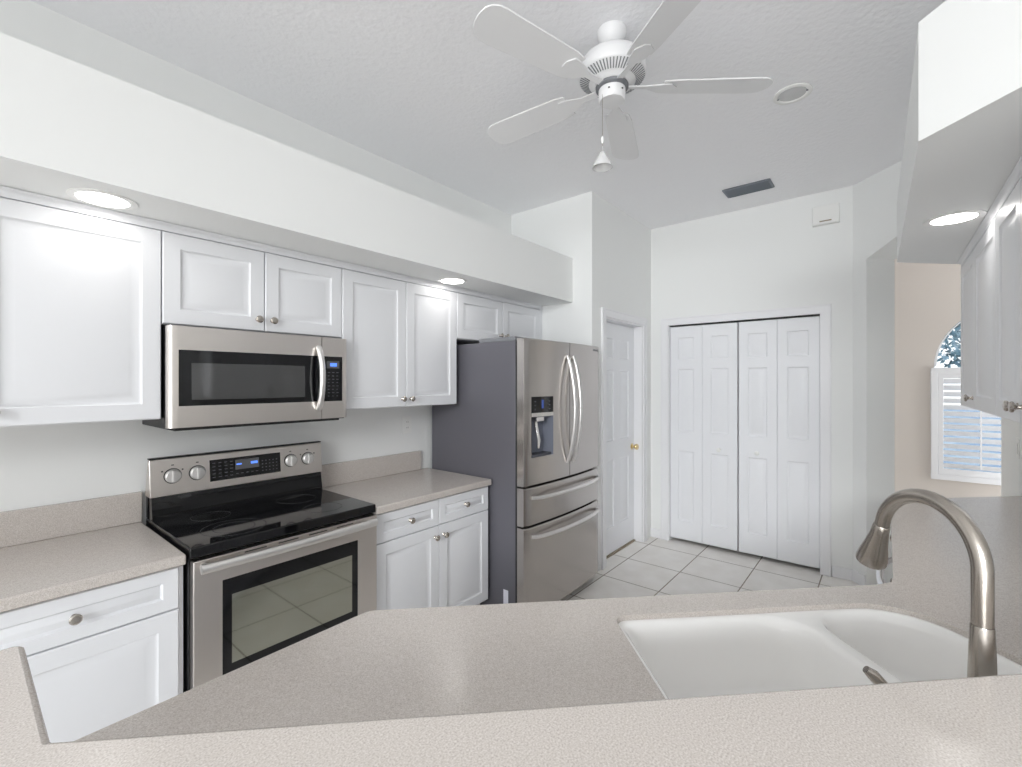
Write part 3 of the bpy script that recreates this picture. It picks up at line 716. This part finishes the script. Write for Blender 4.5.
# sink
zs_ = ZCT - .013
sk = thing('kitchen_sink', 'white double-bowl sink set into the beige counter', 'sink', (*uv2(.79, .92), ZCT - .23))
out = rrect(.3795, 1.1985, .6915, 1.1435, .05, 7, [.149, .034, .049, .049])
bl = rrect(.3855, .868, .6975, 1.1375, .06, 7, [.10, .034, .045, .06]); br = rrect(.892, 1.1925, .6975, 1.1375, .06, 7, [.143, .10, .06, .045])
b = B(UV); bm = b.bm; rings = []; edges = []
for L in (out, bl, br):
    vs = [b.v(u, v, zs_) for u, v in L]; rings.append(vs); edges += [bm.edges.new((vs[i], vs[(i + 1) % len(vs)])) for i in range(len(vs))]
bmesh.ops.triangle_fill(bm, edges=edges, use_beauty=True)
cen = [((.3855 + .868) / 2, .9175), ((.892 + 1.1925) / 2, .9175)]
for L, vs, (cu, cv_), dep in ((bl, rings[1], cen[0], .19), (br, rings[2], cen[1], .17)):
    prev = vs
    for sh_, dz in ((.003, .001), (.007, .004), (.012, .011), (.017, .024), (.022, .06), (.032, dep - .035), (.046, dep - .012), (.075, dep), (.2, dep + .003)):
        cur = []
        for (u, v) in L:
            du, dv = u - cu, v - cv_; k_ = max(.05, 1 - sh_ / .2)
            cur.append(b.v(cu + du * k_, cv_ + dv * k_, zs_ - dz))
        for i in range(len(prev)): b.face([prev[i], prev[(i + 1) % len(prev)], cur[(i + 1) % len(cur)], cur[i]])
        prev = cur
    b.face(prev)
vs = rings[0]; lo_ = [bm.verts.new(w.co - Vector((0, 0, .02))) for w in vs]
for i in range(len(vs)): b.face([vs[i], lo_[i], lo_[(i + 1) % len(vs)], vs[(i + 1) % len(vs)]])
so = obj('basin', b, 'porcelain', sk, smooth=60)
for (cu, cv_), dep in zip(cen, (.19, .17)):
    b = B(UV); b.lathe([(.042, 0), (.042, .003), (.034, .004), (.026, -.001), (.010, -.001)], (cu, cv_, zs_ - dep - .002), 'z', 28); obj('drain', b, 'nickel', sk, label='brushed metal drain')

# faucet
fu, fv = .806, .640
fa = thing('faucet', 'brushed nickel gooseneck pull-down faucet behind the raised ledge', 'faucet', (*uv2(fu, fv), ZCT))
b = B(UV); b.lathe([(.026, 0), (.026, .005), (.0225, .02), (.0200, .06), (.0178, .11), (.0160, .17), (.0145, .218), (.0138, .220)], (fu, fv, ZCT), 'z', 32); obj('base', b, 'nickel', fa)
r_ = .098; zt_ = H - .305; pts = [(fu, fv, ZCT + .2205), (fu, fv, ZCT + .24), (fu, fv, zt_ - .03), (fu, fv, zt_)]
for k in range(1, 25):
    t = math.pi * k / 24 * .93; pts.append((fu + .020 * k / 24, fv + r_ * (1 - math.cos(t)), zt_ + .10 * math.sin(t)))
b = B(UV); b.tube(pts, [.0136] * (len(pts) - 20) + [.0135 - .00006 * k for k in range(20)], 20); obj('neck', b, 'nickel', fa)
e0 = Vector(pts[-1]); dr = (Vector(pts[-1]) - Vector(pts[-2])).normalized(); dr = (dr + Vector((.04, .12, 0))).normalized()
b = B(UV); L = [(0, .0125), (.002, .0138), (.02, .0152), (.045, .0190), (.07, .0240), (.086, .0265), (.093, .0262), (.095, .018)]
b.tube([tuple(e0 + dr * q) for q, _ in L], [q for _, q in L], 24); obj('spray_head', b, 'nickel', fa)
hu, hv = .705, .655
b = B(UV); b.lathe([(.024, 0), (.024, .005), (.019, .012), (.017, .055), (.012, .070), (.004, .074)], (hu, hv, ZCT), 'z', 24); obj('handle_base', b, 'nickel', fa)
b = B(UV); b.tube([(hu, hv, ZCT + .050), (hu - .015, hv + .004, ZCT + .078), (hu - .032, hv + .012, ZCT + .106), (hu - .050, hv + .022, ZCT + .128), (hu - .058, hv + .027, ZCT + .135)], [.011, .010, .0115, .0125, .008], 16, .75); obj('handle_lever', b, 'nickel', fa)

# ------------------------------------------------------------------ right run
nR = -.30; bR = -.618
for a0, a1, lab, dk in ((2.83, 3.30, 'white wall cabinet door nearest the arched window, farthest on the right wall', (2.862, H - .070)),
                        (2.325, 2.83, 'white wall cabinet on the right wall, second from the window', None),
                        (1.94, 2.325, 'white wall cabinet on the right wall at the right frame edge', (1.976, H - .070)),
                        (1.42, 1.94, 'white wall cabinet on the right wall just outside the right frame edge', (1.90, H - .070))):
    t = upper(FRT, 'upper_cabinet', lab, a0, a1, H - .122, ZT, nR, bR, [(a0, a1, dk)])
base(FRT, 'base_cabinet', 'white base cabinet at the far end of the right counter', 2.44, 3.02, -.045, bR, [(2.44, 3.02, (2.73, H - .715), (2.5, H - .84))], ZK)
# dishwasher
dw = thing('dishwasher', 'dishwasher with bow handle under the right-hand counter behind the faucet', 'dishwasher', (2.13, -.3, 0))
obj('body', B(FRT).box(1.835, 2.435, bR, -.07, .10, ZK), 'black', dw)
obj('toe_panel', B(FRT).box(1.84, 2.43, bR + .05, -.12, 0, .10), 'black', dw)
ddr = obj('door', B(FRT).box(1.837, 2.433, -.068, -.043, .11, ZK - .004), 'steel', dw, .004)
b = B(FRT); b.tube([(1.90 + .47 * k / 16, -.040 + .056 * math.sin(math.pi * k / 16) ** .5, H - .70) for k in range(17)], .011, 12); obj('handle', b, 'chrome', ddr)

# ------------------------------------------------------------------ outlets
def outlet(fr, a, n, z, label, switch=False):
    t = thing('outlet' if not switch else 'light_switch', label, 'outlet' if not switch else 'switch', fr(a, n, z))
    b = B(fr); b.box(a - .037, a + .037, n + .0005, n + .006, z - .059, z + .059); obj('plate', b, 'plastic', t, .002)
    if switch: obj('rocker', B(fr).box(a - .016, a + .016, n + .006, n + .010, z - .033, z + .033), 'plastic', t, .002)
    else:
        b = B(fr)
        b.box(a - .017, a + .017, n + .006, n + .0085, z - .034, z + .034); r = obj('receptacle', b, 'plastic', t, .002)
        b = B(fr)
        for dz in (-.019, .019):
            for dx in (-.006, .006): b.box(a + dx - .001, a + dx + .001, n + .0085, n + .0088, z + dz - .004, z + dz + .004)
        obj('slots', b, 'slot', t)
outlet(FL, 1.943, -YW, H - .286, 'white wall outlet above the counter beside the refrigerator')
outlet(FRT, 4.06, -.62, H - .400, 'white switch plate on the right wall below the cabinets', True)

# ------------------------------------------------------------------ recessed lights
def can(x, y, z, r, label, lit=True, group=None):
    t = thing('recessed_light', label, 'ceiling light', (x, y, z), group)
    b = B(); seg = 40
    ring = lambda rr, zz: [(x + rr * math.cos(2 * math.pi * k / seg), y + rr * math.sin(2 * math.pi * k / seg), z + zz) for k in range(seg)]
    if lit: b.loft([ring(r, -.0005), ring(r, -.004), ring(r - .006, -.006), ring(r - .022, -.004), ring(r - .022, -.0005)], False, False)
    else: b.loft([ring(r, -.0005), ring(r, -.005), ring(r - .006, -.008), ring(r - .020, -.006), ring(r - .024, -.0008)], False, False)
    obj('trim_ring', b, 'plastic', t)
    b = B(); 
    if lit:
        b.loft([ring(r - .023, -.0006), ring(r - .023, -.0035), ring(r - .03, -.0045), ring(.01, -.005)]); obj('lens', b, 'lamp', t)
    else:
        b.loft([ring(r - .025, -.0006), ring(r - .025, -.002), ring(.01, -.0045)]); obj('lens', b, 'frost', t)
        b = B(); 
        for s_ in (-1, 1): b.box(x - .004, x + .004, y + s_ * (r - .022) - .004, y + s_ * (r - .022) + .004, z - .009, z - .005)
        obj('clip', b, 'slotgrey', t)
ZS = H + .622
can(.325, 2.055, ZS, .092, 'lit recessed light in the left soffit above the wide wall cabinet')
can(1.944, 2.055, ZS, .092, 'lit recessed light in the left soffit above the tall wall cabinet')
can(2.405, -.200, ZS, .088, 'lit recessed light in the right soffit by the wall cabinets')
can(2.66, .36, ZC, .085, 'unlit white recessed light in the high ceiling', False)

# ------------------------------------------------------------------ ceiling diffuser
vn = thing('ceiling_vent', 'grey slotted air vent in the ceiling in front of the pantry', 'air vent', (3.72, .79, ZC))
vx, vy = 3.745, .79
b = B(); 
for q in ((vx - .085, vx + .085, vy - .16, vy - .145), (vx - .085, vx + .085, vy + .145, vy + .16), (vx - .085, vx - .070, vy - .145, vy + .145), (vx + .070, vx + .085, vy - .145, vy + .145)): b.box(q[0], q[1], q[2], q[3], ZC - .010, ZC - .0005)
obj('frame', b, 'ventmetal', vn, .002)
for k in range(5):
    x_ = vx - .056 + k * .028
    b = B(); b.loft([[(x_ - .012, vy - .1445, ZC - .003), (x_ - .010, vy - .1445, ZC - .002), (x_ + .010, vy - .1445, ZC - .016), (x_ + .008, vy - .1445, ZC - .017)], [(x_ - .012, vy + .1445, ZC - .003), (x_ - .010, vy + .1445, ZC - .002), (x_ + .010, vy + .1445, ZC - .016), (x_ + .008, vy + .1445, ZC - .017)]])
    obj('slat', b, 'ventmetal', vn)
obj('backing', B().box(vx - .070, vx + .070, vy - .145, vy + .145, ZC - .0015, ZC - .0005), 'slot', vn)
# door chime
ch = thing('door_chime', 'small white chime box high on the pantry wall', 'chime', (XP, .34, H + 1.2))
obj('housing', B(FP).box(.262, .430, -XP + .0005, -XP + .045, H + 1.185, H + 1.325), 'plastic', ch, .006)
obj('slot', B(FP).box(.31, .385, -XP + .0455, -XP + .0465, H + 1.203, H + 1.212), 'tan', ch)

# ------------------------------------------------------------------ ceiling fan
fx, fy_ = 1.718, .870
fn = thing('ceiling_fan', 'white ceiling fan with vented motor housing and pull chain', 'ceiling fan', (fx, fy_, ZC))
z = lambda r: H + r
b = B(); b.lathe([(.060, 0), (.060, -.008), (.056, -.03), (.042, -.052), (.026, -.062), (.024, -.075)], (fx, fy_, ZC - .0005), 'z', 32); obj('canopy', b, 'fan', fn)
b = B(); b.lathe([(.024, H + 1.372), (.046, H + 1.366), (.048, H + 1.350), (.095, H + 1.338), (.122, H + 1.318), (.134, H + 1.290), (.137, H + 1.268), (.136, H + 1.255), (.132, H + 1.249), (.088, H + 1.226), (.080, H + 1.222), (.070, H + 1.215)], (fx, fy_, 0), 'z', 48); mo = obj('motor_housing', b, 'fan', fn)
b = B()
for k in range(60):
    t = 2 * math.pi * k / 60; c_, s_ = math.cos(t), math.sin(t); p, q = (-s_ * .0022, c_ * .0022), (c_, s_)
    def pt(rr, zz, sd): return (fx + q[0] * rr + p[0] * sd, fy_ + q[1] * rr + p[1] * sd, zz)
    b.loft([[pt(.094, H + 1.2296, -1), pt(.094, H + 1.2296, 1), pt(.130, H + 1.2484, 1), pt(.130, H + 1.2484, -1)], [pt(.0945, H + 1.2280, -1), pt(.0945, H + 1.2280, 1), pt(.1305, H + 1.2468, 1), pt(.1305, H + 1.2468, -1)]])
obj('vent_grille', b, 'slotgrey', mo)
b = B(); b.lathe([(.066, H + 1.219), (.066, H + 1.205), (.058, H + 1.200)], (fx, fy_, 0), 'z', 32); obj('flywheel', b, 'slotgrey', fn)
b = B(); b.lathe([(.054, H + 1.1995), (.055, H + 1.160), (.050, H + 1.152), (.02, H + 1.150)], (fx, fy_, 0), 'z', 32); sw = obj('switch_housing', b, 'fan', fn)
b = B(); rt = Vector((.6334, -.7738, 0)); fw_ = Vector((.7738, .6334, 0))
for a_ in (-25, 35): 
    d_ = (-fw_ * math.cos(math.radians(a_)) + rt * math.sin(math.radians(a_))); p = Vector((fx, fy_, H + 1.180)) + d_ * .0545; b.lathe([(.004, -.002), (.004, .002)], tuple(p), 'z', 10)
obj('screw', b, 'slot', sw)
for k in range(5):
    t = math.radians(k * 72 + 20); c_, s_ = math.cos(t), math.sin(t)
    FB = Frame((fx, fy_, 0), (c_, s_, 0), (-s_, c_, 0))
    b = B(FB); zb_ = H + 1.208
    o1 = [(.20, -.052), (.25, -.060), (.56, -.070), (.595, -.068), (.618, -.058), (.634, -.040), (.642, -.015), (.642, .015), (.634, .040), (.618, .058), (.595, .068), (.56, .070), (.25, .060), (.20, .052)]
    b.loft([[(a, n_, zb_ + n_ * .20) for a, n_ in o1], [(a, n_, zb_ + .006 + n_ * .20) for a, n_ in o1]])
    bl_ = obj('blade', b, 'fan', fn, .001)
    b = B(FB); o2 = [(.050, -.014), (.14, -.012), (.19, -.035), (.235, -.040), (.26, -.012), (.26, .012), (.235, .040), (.19, .035), (.14, .012), (.050, .014)]
    b.loft([[(a, n_, zb_ - .006 + n_ * .20 + (0.0 if a > .15 else .006)) for a, n_ in o2], [(a, n_, zb_ - .0008 + n_ * .20 + (0.0 if a > .15 else .006)) for a, n_ in o2]])
    obj('blade_iron', b, 'fan', fn)
cx_, cy_ = fx - .6334 * .045, fy_ + .7738 * .045
cx_ -= .7738 * .030; cy_ -= .6334 * .030
b = B(); b.tube([(cx_, cy_, H + 1.165), (cx_, cy_, H + .955)], .0012, 6); pc_ = obj('pull_chain', b, 'knob_nickel', fn)
b = B(); b.lathe([(.002, .030), (.005, .024), (.0055, .008), (.002, 0)], (cx_, cy_, H + .965), 'z', 12); obj('chain_fob', b, 'plastic', pc_)
b = B(); b.tube([(cx_, cy_, H + .965), (cx_, cy_, H + .925)], .0008, 6); obj('lower_chain', b, 'plastic', fn)
b = B(); b.lathe([(.006, .062), (.012, .058), (.018, .045), (.028, .026), (.038, .010), (.041, 0), (.039, 0), (.034, .010), (.024, .026), (.014, .045), (.004, .052)], (cx_, cy_, H + .868), 'z', 28); obj('glass_pull', b, 'frost', fn, label='bell-shaped frosted glass pull')
